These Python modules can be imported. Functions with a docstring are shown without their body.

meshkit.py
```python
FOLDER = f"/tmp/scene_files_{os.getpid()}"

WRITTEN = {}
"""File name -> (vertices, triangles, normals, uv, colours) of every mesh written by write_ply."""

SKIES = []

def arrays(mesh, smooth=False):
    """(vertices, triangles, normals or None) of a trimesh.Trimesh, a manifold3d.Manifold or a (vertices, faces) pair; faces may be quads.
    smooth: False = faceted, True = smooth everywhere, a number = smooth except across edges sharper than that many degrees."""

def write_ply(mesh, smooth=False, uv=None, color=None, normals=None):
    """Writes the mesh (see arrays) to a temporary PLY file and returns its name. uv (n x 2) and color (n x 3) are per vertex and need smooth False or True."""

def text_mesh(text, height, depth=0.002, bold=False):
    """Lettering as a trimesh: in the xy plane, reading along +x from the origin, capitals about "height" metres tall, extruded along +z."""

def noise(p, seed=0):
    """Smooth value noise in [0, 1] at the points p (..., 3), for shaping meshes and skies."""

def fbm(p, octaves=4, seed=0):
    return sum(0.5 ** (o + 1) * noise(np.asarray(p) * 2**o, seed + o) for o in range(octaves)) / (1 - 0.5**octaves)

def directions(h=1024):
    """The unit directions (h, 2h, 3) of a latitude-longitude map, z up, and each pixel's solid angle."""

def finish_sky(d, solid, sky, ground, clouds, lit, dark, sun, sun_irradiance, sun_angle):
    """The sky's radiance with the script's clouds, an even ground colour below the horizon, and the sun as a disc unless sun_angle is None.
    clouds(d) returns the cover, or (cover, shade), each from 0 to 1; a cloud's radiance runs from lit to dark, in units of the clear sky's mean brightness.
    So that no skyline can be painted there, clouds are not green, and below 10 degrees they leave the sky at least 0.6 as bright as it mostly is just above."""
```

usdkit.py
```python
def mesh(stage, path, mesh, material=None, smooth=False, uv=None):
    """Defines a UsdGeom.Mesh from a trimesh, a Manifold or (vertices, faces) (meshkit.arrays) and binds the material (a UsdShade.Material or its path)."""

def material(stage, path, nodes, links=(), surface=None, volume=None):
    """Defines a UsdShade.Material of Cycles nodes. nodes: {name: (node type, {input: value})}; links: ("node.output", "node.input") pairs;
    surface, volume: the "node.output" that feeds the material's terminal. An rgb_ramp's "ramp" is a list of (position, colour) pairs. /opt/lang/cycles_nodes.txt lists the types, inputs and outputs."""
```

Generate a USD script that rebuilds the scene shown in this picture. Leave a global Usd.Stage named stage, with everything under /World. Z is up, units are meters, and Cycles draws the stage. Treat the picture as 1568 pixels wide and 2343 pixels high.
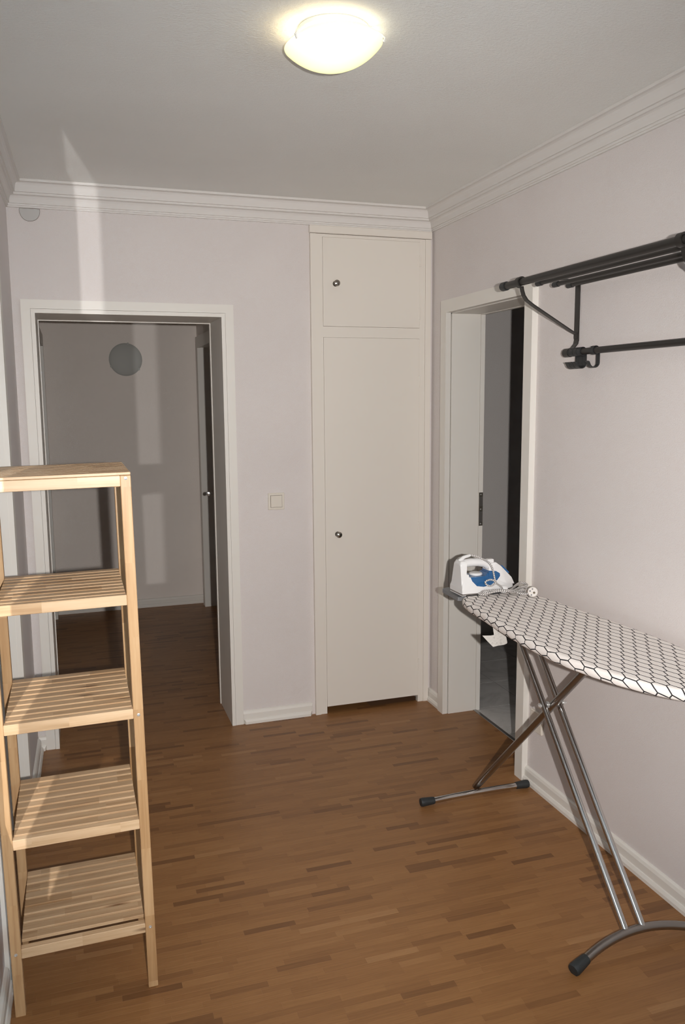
import math, random
import numpy as np, trimesh
from shapely.geometry import Polygon, LineString, box as sbox
from scipy.spatial import ConvexHull
import manifold3d as m3
import usdkit
from pxr import Usd, UsdGeom, UsdLux, UsdShade, Gf, Sdf, Vt

rng = random.Random(7)
stage = Usd.Stage.CreateInMemory()
UsdGeom.SetStageUpAxis(stage, 'Z'); UsdGeom.SetStageMetersPerUnit(stage, 1.0)
UsdGeom.Xform.Define(stage, '/World'); UsdGeom.Scope.Define(stage, '/World/Looks')

# ------------------------------------------------------------------ camera
W_PX, H_PX, F_PX = 1568, 2343, 1881.0
PITCH, YAW, ROLL = .1372, .3171, -.008
CAM = np.array([0, 0, 1.576])
cy, sy, cp, sp = math.cos(YAW), math.sin(YAW), math.cos(PITCH), math.sin(PITCH)
FWD = np.array([sy*cp, cy*cp, -sp]); RGT = np.array([cy, -sy, 0]); UPV = np.cross(RGT, FWD)
cr, sr = math.cos(ROLL), math.sin(ROLL)
R3 = np.stack([cr*RGT + sr*UPV, -sr*RGT + cr*UPV, FWD])
cam = UsdGeom.Camera.Define(stage, '/World/camera')
cam.CreateHorizontalApertureAttr(24.0); cam.CreateFocalLengthAttr(24.0*F_PX/W_PX)
cam.CreateClippingRangeAttr((.05, 60)); cam.CreateFStopAttr(0.0)
M = np.eye(4); M[0, :3], M[1, :3], M[2, :3], M[3, :3] = R3[0], R3[1], -R3[2], CAM
cam.AddTransformOp().Set(Gf.Matrix4d(*M.ravel().tolist()))
cam.CreateExposureAttr(0.0)

# ------------------------------------------------------------------ lights
FLASH = 3.15          # camera flash, a hand's width to the right of the lens
SKY = 2.6             # daylight through an unseen window, lighting the ceiling near the camera
BOUNCE = 1.25         # added lamp behind the left wall, imitating the stripe of reflected flash

def spot(path, pos, aim, radius, power, color, half, soft):
    l = UsdLux.SphereLight.Define(stage, path); l.CreateRadiusAttr(radius)
    l.CreateIntensityAttr(power / (math.pi * 4 * math.pi * radius**2)); l.CreateColorAttr(Gf.Vec3f(*color))
    s = UsdLux.ShapingAPI.Apply(l.GetPrim()); s.CreateShapingConeAngleAttr(half); s.CreateShapingConeSoftnessAttr(soft)
    z = -np.asarray(aim, float); z /= np.linalg.norm(z)
    x = np.cross([0, 0, 1.0], z); x /= np.linalg.norm(x); y = np.cross(z, x)
    T = np.eye(4); T[0, :3], T[1, :3], T[2, :3], T[3, :3] = x, y, z, pos
    l.AddTransformOp().Set(Gf.Matrix4d(*T.ravel().tolist()))
    return l
FPOS = CAM + .112*R3[0] - .10*R3[2]
spot('/World/camera_flash', FPOS, R3[2] - .02*R3[1], .012, FLASH*100, (1.0, .945, .905), 43.5, 1.0)

usdkit.material(stage, '/World/Looks/sky', {'b': ('background_shader', {'color': (.62, .80, 1.0), 'strength': 1.0})}, [], surface='b.background')
dome = UsdLux.DomeLight.Define(stage, '/World/sky_light'); dome.CreateIntensityAttr(SKY); dome.CreateColorAttr(Gf.Vec3f(.55, .82, 1.0))

# ------------------------------------------------------------------ room numbers (metres)
YF, XR, HC = 3.82, 1.7282, 2.4804           # back wall, right wall, ceiling
YN = -2.2                                   # wall behind the camera
XL, LWS = -.211, .0198                      # left wall at the back corner, and how it opens towards the camera
def xl(y): return XL - LWS*(YF - y)
SY = 2.0943                                 # shelf front plane

# ------------------------------------------------------------------ object helpers
USED = {}
def numbered(parent, name):
    k = (parent, name); n = USED.get(k, 0); USED[k] = n + 1
    return f'{parent}/{name}' if n == 0 else f'{parent}/{name}_{n:03d}'
def setd(p, **kw):
    for k, v in kw.items():
        if v: p.SetCustomDataByKey(k, v)
def P(o): return str(o.GetPath()) if o is not None else '/World'
def obj(name, mesh, mat, parent=None, smooth=False, uv=None, **kw):
    path = numbered(P(parent), name)
    m = usdkit.mesh(stage, path, mesh, f'/World/Looks/{mat}', smooth=smooth, uv=uv).GetPrim()
    setd(m, **kw); return m
def thing(name, label=None, category=None, group=None, kind=None, loc=None, rotx=0, roty=0, rotz=0):
    x = UsdGeom.Xform.Define(stage, numbered('/World', name))
    if loc is not None: x.AddTranslateOp().Set(Gf.Vec3d(*map(float, loc)))
    if rotx or roty or rotz: x.AddRotateXYZOp().Set(Gf.Vec3f(rotx, roty, rotz))
    p = x.GetPrim(); setd(p, label=label, category=category, group=group, kind=kind); return p
def struct(name, mesh, mat, parent=None, smooth=False, **kw):
    if parent is None: kw['kind'] = 'structure'
    return obj(name, mesh, mat, parent, smooth, **kw)

# ------------------------------------------------------------------ mesh helpers
def cat(*ms): return trimesh.util.concatenate([m for m in ms if m is not None])
def box(x0, x1, y0, y1, z0, z1):
    b = trimesh.creation.box([abs(x1-x0), abs(y1-y0), abs(z1-z0)]); b.apply_translation([(x0+x1)/2, (y0+y1)/2, (z0+z1)/2]); return b
_s = np.array([(a, b, c) for a in (-1, 1) for b in (-1, 1) for c in (-1, 1)], float)
_tv = np.concatenate([np.where(np.eye(3)[k], _s, _s*.8) for k in range(3)])
_h = ConvexHull(_tv); _tf = _h.simplices.copy()
for i, f in enumerate(_tf):
    n = np.cross(_tv[f[1]]-_tv[f[0]], _tv[f[2]]-_tv[f[0]])
    if n @ _tv[f].mean(0) < 0: _tf[i] = f[::-1]
_sg, _ax = np.sign(_tv), np.repeat(np.arange(3), 8)
def cbox(x0, x1, y0, y1, z0, z1, b=.002):
    h = np.array([x1-x0, y1-y0, z1-z0])/2; c = np.array([x1+x0, y1+y0, z1+z0])/2
    b = min(b, h.min()*.45)
    v = _sg*(h - b); v[np.arange(24), _ax] = (_sg*h)[np.arange(24), _ax]
    return trimesh.Trimesh(v + c, _tf.copy(), process=False)
def tube(pts, r, n=14, cap=True, rx=None):
    """round (or, with rx, oval) tube along a polyline"""
    p = np.asarray(pts, float); k = len(p); r = np.broadcast_to(r, k)
    t = np.gradient(p, axis=0); t /= np.linalg.norm(t, axis=1, keepdims=True)
    u = np.cross(t[0], [0, 0, 1.0]); u = np.cross(t[0], [0, 1.0, 0]) if np.linalg.norm(u) < 1e-3 else u
    u /= np.linalg.norm(u); V = []
    a = np.linspace(0, 2*math.pi, n, endpoint=False)
    for i in range(k):
        u = u - t[i]*(u @ t[i]); u /= np.linalg.norm(u); w = np.cross(t[i], u)
        V.append(p[i] + r[i]*(np.outer(np.cos(a), u)*(rx or 1) + np.outer(np.sin(a), w)))
    V = np.vstack(V); F = []
    for i in range(k-1):
        for j in range(n):
            A, B = i*n+j, i*n+(j+1) % n
            F += [(A, B, B+n), (A, B+n, A+n)]
    if cap:
        V = np.vstack([V, p[:1], p[-1:]])
        for j in range(n):
            F += [(k*n, (j+1) % n, j), (k*n+1, (k-1)*n+j, (k-1)*n+(j+1) % n)]
    m = trimesh.Trimesh(V, np.array(F), process=False)
    if m.volume < 0: m.invert()
    return m
def lathe(prof, n=40):
    """profile of (radius, z), closed on the axis where radius is 0"""
    prof = [(max(r, 1e-5), z) for r, z in prof]; k = len(prof)
    a = np.linspace(0, 2*math.pi, n, endpoint=False)
    V = np.vstack([np.stack([r*np.cos(a), r*np.sin(a), np.full(n, z)], 1) for r, z in prof]); F = []
    for i in range(k-1):
        for j in range(n):
            A, B = i*n+j, i*n+(j+1) % n
            F += [(A, B, B+n), (A, B+n, A+n)]
    m = trimesh.Trimesh(V, np.array(F), process=False)
    if m.volume < 0: m.invert()
    return m
def move(m, t=(0, 0, 0), axis=None, ang=0):
    m = m.copy()
    if axis is not None: m.apply_transform(trimesh.transformations.rotation_matrix(ang, axis))
    m.apply_translation(t); return m
def facing(m, t, d):
    """a lathe (axis +z) turned so that its axis points along d, set down at t"""
    m = m.copy(); m.apply_transform(trimesh.geometry.align_vectors([0, 0, 1], d)); m.apply_translation(t); return m
def ext(poly, h):
    gs = getattr(poly, 'geoms', [poly])
    return cat(*[trimesh.creation.extrude_polygon(g, h, engine='earcut') for g in gs])
def xz_plate(poly, y0, y1):
    """polygon in (x, z), from y0 to y1"""
    m = ext(poly, y1-y0); v = m.vertices.copy(); m.vertices = np.stack([v[:, 0], y0 + v[:, 2], v[:, 1]], 1); m.invert(); return m
def yz_plate(poly, x0, x1):
    """polygon in (y, z), from x0 to x1"""
    m = ext(poly, x1-x0); v = m.vertices.copy(); m.vertices = np.stack([x0 + v[:, 2], v[:, 0], v[:, 1]], 1); return m
def leftwall(m):
    """takes a mesh made for a left wall in the plane x = XL to the wall's real, slightly opened line"""
    m = m.copy(); a = -math.atan(LWS)
    T = trimesh.transformations.rotation_matrix(a, [0, 0, 1], [XL, YF, 0]); m.apply_transform(T); return m
def ribbon_xz(pts, width, th, y):
    """flat bar bent along (x, z) points, width along y"""
    return xz_plate(LineString(pts).buffer(th/2, cap_style=2, join_style=1), y-width/2, y+width/2)
def hull(pts):
    return trimesh.convex.convex_hull(np.asarray(pts, float))
def to_m(m): return m3.Manifold(m3.Mesh(np.asarray(m.vertices, np.float32), np.asarray(m.faces, np.uint32)))
def of_m(m):
    q = m.to_mesh(); return trimesh.Trimesh(q.vert_properties[:, :3], q.tri_verts, process=False)

# ------------------------------------------------------------------ materials
def mat(name, nodes, links=(), surface='p.BSDF'): usdkit.material(stage, f'/World/Looks/{name}', nodes, links, surface=surface)
def plain(name, c, rough=.5, metal=0, spec=.5, **kw):
    mat(name, {'p': ('principled_bsdf', {'base_color': c, 'roughness': rough, 'metallic': metal, 'specular_ior_level': spec, **kw})})
def painted(name, c, rough, scale, dist, strength=1.0, var=.02, stretch=(1, 1, 1)):
    """wall paint over a woodchip paper: fine relief"""
    mat(name, {'g': ('geometry', {}), 'mp': ('mapping', {'scale': stretch}), 'n': ('noise_texture', {'scale': scale, 'detail': 3.0, 'roughness': .6}),
               'n2': ('noise_texture', {'scale': 2.5, 'detail': 2.0}),
               'r': ('rgb_ramp', {'ramp': [(.3, tuple(x*(1-var) for x in c)), (.7, tuple(min(1, x*(1+var)) for x in c))]}),
               'b': ('bump', {'strength': strength, 'distance': dist}), 'p': ('principled_bsdf', {'roughness': rough, 'specular_ior_level': .25})},
        [('g.position', 'mp.vector'), ('mp.vector', 'n.vector'), ('g.position', 'n2.vector'), ('n2.fac', 'r.fac'), ('n.fac', 'b.height'), ('r.color', 'p.base_color'), ('b.normal', 'p.normal')])
painted('wall_paint', (.735, .690, .675), .8, 300, .0011)
painted('ceiling_paint', (.86, .865, .84), .85, 130, .0017, stretch=(1, 1.4, 1))
painted('hall_paint', (.86, .80, .75), .8, 190, .0012)
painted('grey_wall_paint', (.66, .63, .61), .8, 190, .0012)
plain('trim_paint', (.79, .765, .715), .45)
plain('cornice_paint', (.75, .725, .70), .7, spec=.2)
plain('cupboard_paint', (.80, .755, .69), .5)
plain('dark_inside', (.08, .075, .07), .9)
plain('switch_plastic', (.74, .69, .61), .4)
plain('black_metal', (.022, .02, .018), .38, spec=.5)
plain('black_plastic', (.02, .022, .024), .45)
plain('chrome', (.62, .61, .60), .16, metal=1.0)
plain('satin_steel', (.34, .325, .31), .32, metal=1.0)
plain('knob_steel', (.34, .32, .29), .2, metal=1.0)
plain('brass_steel', (.22, .20, .165), .4, metal=.8)
plain('bolt_steel', (.75, .75, .74), .3, metal=.7)
plain('rest_grey', (.20, .205, .215), .5)
plain('rubber', (.022, .026, .028), .55)
plain('white_plastic', (.80, .80, .80), .28)
plain('tank_blue', (.012, .10, .27), .22, coat_weight=.3)
plain('plug_white', (.72, .68, .64), .4)
plain('plug_hole', (.12, .09, .05), .5)
plain('lamp_metal', (.78, .77, .74), .4)
plain('plate_grey', (.43, .44, .42), .55)
plain('patch_grey', (.56, .55, .535), .8)
plain('patch_crack', (.16, .13, .10), .9)
plain('grout', (.17, .165, .16), .9)
mat('lamp_glass', {'e': ('emission', {'color': (1.0, .93, .34), 'strength': .78}), 'd': ('principled_bsdf', {'base_color': (.42, .39, .30), 'roughness': .3}),
                   'lw': ('layer_weight', {'blend': .42}), 'e2': ('emission', {'color': (1.0, .96, .80), 'strength': 1.5}),
                   'm': ('mix_closure', {}), 'a': ('add_closure', {})},
    [('lw.facing', 'm.fac'), ('e2.emission', 'm.closure1'), ('e.emission', 'm.closure2'), ('m.closure', 'a.closure1'), ('d.BSDF', 'a.closure2')], surface='a.closure')
mat('label_paper', {'g': ('geometry', {}), 'n': ('noise_texture', {'scale': 90.0, 'detail': 3.0}), 'r': ('rgb_ramp', {'ramp': [(.3, (.50, .48, .45)), (.5, (.66, .64, .60)), (.75, (.55, .53, .49))]}),
                    'p': ('principled_bsdf', {'roughness': .6})}, [('g.position', 'n.vector'), ('n.fac', 'r.fac'), ('r.color', 'p.base_color')])
mat('tile', {'g': ('geometry', {}), 'n': ('noise_texture', {'scale': 5.0, 'detail': 6.0, 'roughness': .65, 'distortion': 1.5}),
             'r': ('rgb_ramp', {'ramp': [(.3, (.42, .415, .40)), (.5, (.55, .54, .525)), (.7, (.62, .61, .595))]}), 'p': ('principled_bsdf', {'roughness': .25})},
    [('g.position', 'n.vector'), ('n.fac', 'r.fac'), ('r.color', 'p.base_color')])
mat('cord_fabric', {'u': ('uvmap', {'attribute': 'st'}), 'w': ('wave_texture', {'wave_type': 'bands', 'bands_direction': 'diagonal', 'scale': 1.0}),
                    'r': ('rgb_ramp', {'ramp': [(.2, (.16, .15, .15)), (.5, (.62, .59, .57)), (1, (.8, .78, .75))]}), 'p': ('principled_bsdf', {'roughness': .7})},
    [('u.UV', 'w.vector'), ('w.fac', 'r.fac'), ('r.color', 'p.base_color')])

def wood(name, along, gain=(1, 1, 1), seed=3.0):
    """birch: long grain along one axis, finger-jointed lengths of slightly different tone, a few knots"""
    g = {'x': (3.0, 55, 55), 'z': (55, 55, 3.0), 'y': (55, 3.0, 55)}[along]
    k = {'x': (6.0, 27, 0), 'z': (27, 0, 4.0), 'y': (27, 5.5, 0)}[along]
    mat(name, {'g': ('geometry', {}), 'o': ('object_info', {}), 's': ('separate_xyz', {}), 'm1': ('math', {'math_type': 'multiply', 'value2': 4.6 if along != 'z' else 5.2}),
               'ma': ('math', {'math_type': 'multiply_add', 'value2': 37.0}), 'fl': ('math', {'math_type': 'floor'}), 'cv': ('combine_xyz', {}), 'wn': ('white_noise_texture', {'dimensions': '2D'}),
               'mp': ('mapping', {'scale': g}), 'off': ('vector_math', {'math_type': 'add'}), 'n': ('noise_texture', {'scale': 1.0, 'detail': 4.0, 'roughness': .6, 'distortion': .4}),
               'r': ('rgb_ramp', {'ramp': [(q_, tuple(c*g_ for c, g_ in zip(col, gain))) for q_, col in ((.25, (.42, .255, .122)), (.5, (.55, .37, .20)), (.75, (.62, .44, .255)))]}),
               't': ('rgb_ramp', {'ramp': [(0, (.80, .72, .62)), (.4, (.98, .96, .94)), (1, (1.10, 1.08, 1.06))]}), 'mx': ('mix', {'mix_type': 'multiply', 'fac': 1.0}),
               'sh': ('math', {'math_type': 'multiply_add', 'value2': 1.37}), 'kv': ('combine_xyz', {}), 'mk': ('mapping', {'scale': k}), 'vo': ('voronoi_texture', {'feature': 'f1', 'scale': 1.0, 'dimensions': '2D'}), 'sc': ('separate_color', {}),
               'lt': ('math', {'math_type': 'less_than', 'value2': .09 if along == 'x' else .0}), 'kl': ('mapping', {'location': (seed, seed*1.7, 0)}), 'mr': ('map_range', {'from_min': .05, 'from_max': .24, 'to_min': .8, 'to_max': 0.0, 'clamp': True}),
               'kk': ('math', {'math_type': 'multiply'}), 'mx2': ('mix', {'mix_type': 'mix', 'color2': (.13, .06, .025)}),
               'p': ('principled_bsdf', {'roughness': .38, 'specular_ior_level': .4})},
        [('g.position', 's.vector'), (f's.{along}', 'm1.value1'), ('o.random', 'ma.value1'), ('m1.value', 'ma.value3'), ('ma.value', 'fl.value1'), ('fl.value', 'cv.x'), ('o.random', 'cv.y'), ('cv.vector', 'wn.vector'),
         ('g.position', 'off.vector1'), ('wn.color', 'off.vector2'), ('off.vector', 'mp.vector'), ('mp.vector', 'n.vector'), ('n.fac', 'r.fac'), ('wn.value', 't.fac'),
         ('r.color', 'mx.color1'), ('t.color', 'mx.color2'), ('s.z', 'sh.value1'), ('s.y', 'sh.value3'), ('s.x', 'kv.x'), ('sh.value', 'kv.y'), ('kv.vector', 'mk.vector'), ('mk.vector', 'kl.vector'), ('kl.vector', 'vo.vector'), ('vo.color', 'sc.color'), ('sc.r', 'lt.value1'),
         ('vo.distance', 'mr.value'), ('mr.result', 'kk.value1'), ('lt.value', 'kk.value2'), ('kk.value', 'mx2.fac'), ('mx.color', 'mx2.color1'), ('mx2.color', 'p.base_color')])
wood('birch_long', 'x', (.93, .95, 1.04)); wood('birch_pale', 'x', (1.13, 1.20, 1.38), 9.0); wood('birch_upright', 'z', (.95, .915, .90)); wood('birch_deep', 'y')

mat('parquet', {'at': ('attribute', {'attribute': 'tone'}), 'g': ('geometry', {}), 'mp': ('mapping', {'scale': (9, 210, 9)}), 'n': ('noise_texture', {'scale': 1.0, 'detail': 4.0, 'roughness': .65}),
                'r': ('rgb_ramp', {'ramp': [(0, (.182, .083, .031)), (.15, (.238, .111, .041)), (.5, (.296, .142, .0525)), (.85, (.322, .159, .060)), (1, (.360, .187, .077))]}),
                'r2': ('rgb_ramp', {'ramp': [(.25, (.80, .78, .76)), (.6, (1.03, 1.03, 1.03))]}), 'mx': ('mix', {'mix_type': 'multiply', 'fac': 1.0}),
                'p': ('principled_bsdf', {'roughness': .42, 'specular_ior_level': .35})},
    [('g.position', 'mp.vector'), ('mp.vector', 'n.vector'), ('at.fac', 'r.fac'), ('n.fac', 'r2.fac'), ('r.color', 'mx.color1'), ('r2.color', 'mx.color2'), ('mx.color', 'p.base_color')])
plain('floor_base', (.20, .10, .05), .6)

# hexagon print of the ironing board cover, in uv metres (u across, v along the board)
def hex_material():
    s, h, w1, w2 = .0222, .0305, .0160, .0062
    L = math.hypot(h, w1-w2); N = {'u': ('uvmap', {'attribute': 'st'}), 's': ('separate_xyz', {})}; K = [('u.UV', 's.vector')]
    def mth(n, t, a=None, b=None, c=None, **v):
        N[n] = ('math', {'math_type': t, **v})
        for slot, src in (('value1', a), ('value2', b), ('value3', c)):
            if isinstance(src, str): K.append((src, f'{n}.{slot}'))
            elif src is not None: N[n][1][slot] = float(src)
        return f'{n}.value'
    def cell(tag, ox, oy):
        a = mth('ax'+tag, 'add', 's.x', ox); b = mth('ay'+tag, 'add', 's.y', oy)
        a = mth('wx'+tag, 'wrap', a, s, -s); b = mth('wy'+tag, 'wrap', b, h, -h)
        a = mth('bx'+tag, 'absolute', a); b = mth('by'+tag, 'absolute', b)
        d1 = mth('d1'+tag, 'subtract', h, b)
        e = mth('e'+tag, 'multiply_add', a, -h/L, w1*h/L); d2 = mth('d2'+tag, 'multiply_add', b, -(w1-w2)/L, e)
        return mth('mn'+tag, 'minimum', d1, d2)
    d = mth('dd', 'maximum', cell('a', 0, 0), cell('b', s, h))
    N['mr'] = ('map_range', {'from_min': .0014, 'from_max': .0020, 'to_min': 0.0, 'to_max': 1.0, 'clamp': True}); K.append((d, 'mr.value'))
    N['mx'] = ('mix', {'mix_type': 'mix', 'color1': (.035, .033, .036), 'color2': (.89, .84, .80)}); K.append(('mr.result', 'mx.fac'))
    N['p'] = ('principled_bsdf', {'roughness': .8, 'specular_ior_level': .2}); K.append(('mx.color', 'p.base_color'))
    mat('hex_cover', N, K)
hex_material()

# ------------------------------------------------------------------ floor
def tone_primvar(prim, vals):
    UsdGeom.PrimvarsAPI(prim).CreatePrimvar('tone', Sdf.ValueTypeNames.FloatArray, 'vertex').Set(Vt.FloatArray.FromNumpy(np.asarray(vals, np.float32)))
floor = thing('floor', kind='structure')
obj('subfloor', cat(box(-1.6, 1.884, YN-.3, 6.5, -.06, -.0105)), 'floor_base', floor)
STV, SLEN = .0232, .158
staves = []
y, row = 1.02, 0
while y < 6.33:
    x = -.48 - rng.random()*SLEN
    xe = 1.884 if y < YF else 1.4
    while x < xe:
        L = SLEN*rng.choice([1, 1, 1, 1.35, .8]); x1 = min(x+L, xe)
        t = min(1, max(0, rng.gauss(.52, .19)))
        if rng.random() < .07: t = rng.random()*.12
        if x1 - x > .01: staves.append((x, x1, y, min(y+STV, 6.33), t))
        x = x1
    y += STV; row += 1
def stave_mesh(s):
    return cbox(s[0]+.00004, s[1]-.00004, s[2]+.00004, s[3]-.00004, -.0105, 0, .00009)
def stave_size(s):
    q = [(np.array([(s[0]+s[1])/2, s[2], 0]) - CAM) @ R3.T][0]
    if q[2] <= .2: return -1
    u, v = W_PX/2 + F_PX*q[0]/q[2], H_PX/2 - F_PX*q[1]/q[2]
    if not (-10 < u < W_PX+10 and v < H_PX+15): return -1
    return 1/q[2]**3
order = sorted(range(len(staves)), key=lambda i: -stave_size(staves[i]))
single = set(i for i in order[:300] if stave_size(staves[i]) > 0)
V, F, T = [], [], []
for i, s in enumerate(staves):
    m = stave_mesh(s)
    if i in single:
        tone_primvar(obj('parquet_stave', m, 'parquet', floor), np.full(24, s[4]))
    else:
        F.append(m.faces + 24*len(V)); V.append(m.vertices); T.append(np.full(24, s[4]))
tone_primvar(obj('parquet_strips', (np.vstack(V), np.vstack(F)), 'parquet', floor, kind='stuff'), np.concatenate(T))

# ------------------------------------------------------------------ ceiling and walls
struct('ceiling', box(-1.7, 4.3, YN-.3, 6.5, HC, HC+.1), 'ceiling_paint')
# back wall, with the doorway and the cupboard niche cut through
DX0, DX1, DZ = -.121, .676, 1.947            # door_1 opening
CX0, CX1, CZ = 1.128, 1.684, 2.335           # cupboard niche
WB = .30
wb = sbox(-.75, -.03, 1.728, HC).difference(sbox(DX0-.022, -.1, DX1+.022, DZ+.022)).difference(sbox(CX0, -.1, CX1, CZ))
struct('wall_back', xz_plate(wb, YF, YF+WB), 'wall_paint')
# right wall, with the doorway to the tiled room
RY0, RY1, RZ, WR = 2.893, 3.603, 1.972, .155  # door_2 opening along y
wr = sbox(YN, -.03, YF+WB, HC).difference(sbox(RY0-.022, -.1, RY1+.022, RZ+.022)).difference(sbox(-1.10, .80, .20, 2.25))
struct('wall_right', yz_plate(wr, XR, XR+WR), 'wall_paint')
# left wall: thin partition with a doorway (door_3) and an added slot for the light stripe
LY0, LY1, LZ = 2.29, 3.10, 1.975
LAMP = np.array([-.465, .47, 1.55])           # added lamp hidden behind the wall, source of the light stripe
xa = xl(1.66) + .008
AY1, AY0 = LAMP[1] + (xl(1.85)+.008-LAMP[0])/.160, LAMP[1] + (xl(1.64)-.012-LAMP[0])/.190
AZ1 = LAMP[2] + (HC-LAMP[2])/((.030-LAMP[0])/(xa-LAMP[0])); AZ0 = LAMP[2] - (LAMP[2]-.185)/((-.123-LAMP[0])/(xa-LAMP[0]))
wl = sbox(YN, -.03, YF, HC).difference(sbox(LY0-.022, -.1, LY1+.022, LZ+.022)).difference(sbox(AY0, AZ0, AY1, AZ1))
struct('wall_left', leftwall(yz_plate(wl, XL-.012, XL)), 'wall_paint')
# wall behind the camera; unseen right-wall window, placed to light the near ceiling
struct('wall_front', box(-.45, XR, YN-.25, YN, -.03, HC), 'wall_paint')
w1 = thing('window_1', kind='structure')
wx0, wx1 = XR+.05, XR+.11
obj('window_frame', cat(box(wx0, wx1, -1.10, .20, .80, .86), box(wx0, wx1, -1.10, .20, 2.19, 2.25), box(wx0, wx1, -1.10, -1.04, .86, 2.19), box(wx0, wx1,   .14, .20, .86, 2.19), box(wx0, wx1, -.48, -.42, .86, 2.19)), 'trim_paint', w1)
obj('window_sill', cbox(XR-.10, XR+.05, -1.15, .25, .765, .80, .004), 'trim_paint', w1)
w2 = thing('window_2', kind='structure')  # added slot, cut to shape the light stripe
fr = sbox(AY0-.045, AZ0-.045, AY1+.045, AZ1+.045).difference(sbox(AY0-.003, AZ0-.003, AY1+.003, AZ1+.003))
obj('window_frame', leftwall(yz_plate(fr, XL, XL+.008)), 'trim_paint', w2)
# added dark box behind the left wall, enclosing the added stripe lamp
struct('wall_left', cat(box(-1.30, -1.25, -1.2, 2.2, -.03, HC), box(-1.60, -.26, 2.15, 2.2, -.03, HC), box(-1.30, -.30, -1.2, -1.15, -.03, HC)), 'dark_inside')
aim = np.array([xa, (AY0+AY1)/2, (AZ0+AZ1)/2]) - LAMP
spot('/World/closet_lamp', LAMP, aim, .006, BOUNCE*100, (1.0, .97, .95), 60, .2)  # added lamp in place of the flash mirrored at the left wall

# small room beyond the left doorway
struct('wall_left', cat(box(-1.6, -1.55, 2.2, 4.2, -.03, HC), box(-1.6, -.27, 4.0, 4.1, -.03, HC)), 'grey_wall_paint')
# hall beyond door_1
HY, HX0, HX1 = 6.33, -.176, .932
struct('wall_back', box(-.6, 1.5, HY, HY+.1, -.03, HC), 'hall_paint')
hr = sbox(YF+WB, -.03, HY, HC).difference(sbox(5.32, -.1, 6.20, 1.975))
struct('wall_right', yz_plate(hr, HX1, HX1+.11), 'hall_paint')
hl = sbox(YF+WB, -.03, HY, HC).difference(sbox(5.30, -.1, 6.20, 1.975))
struct('wall_left', yz_plate(hl, HX0-.11, HX0), 'hall_paint')
struct('wall_right', cat(box(2.2, 2.25, 4.5, 6.6, -.03, HC), box(1.05, 2.2, 6.4, 6.45, -.03, HC), box(1.05, 2.2, 4.9, 4.95, -.03, HC)), 'hall_paint')
struct('wall_left', cat(box(-1.6, -1.55, 4.5, 6.6, -.03, HC), box(-1.6, -.28, 6.4, 6.45, -.03, HC), box(-1.6, -.28, 4.9, 4.95, -.03, HC)), 'hall_paint')
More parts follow.
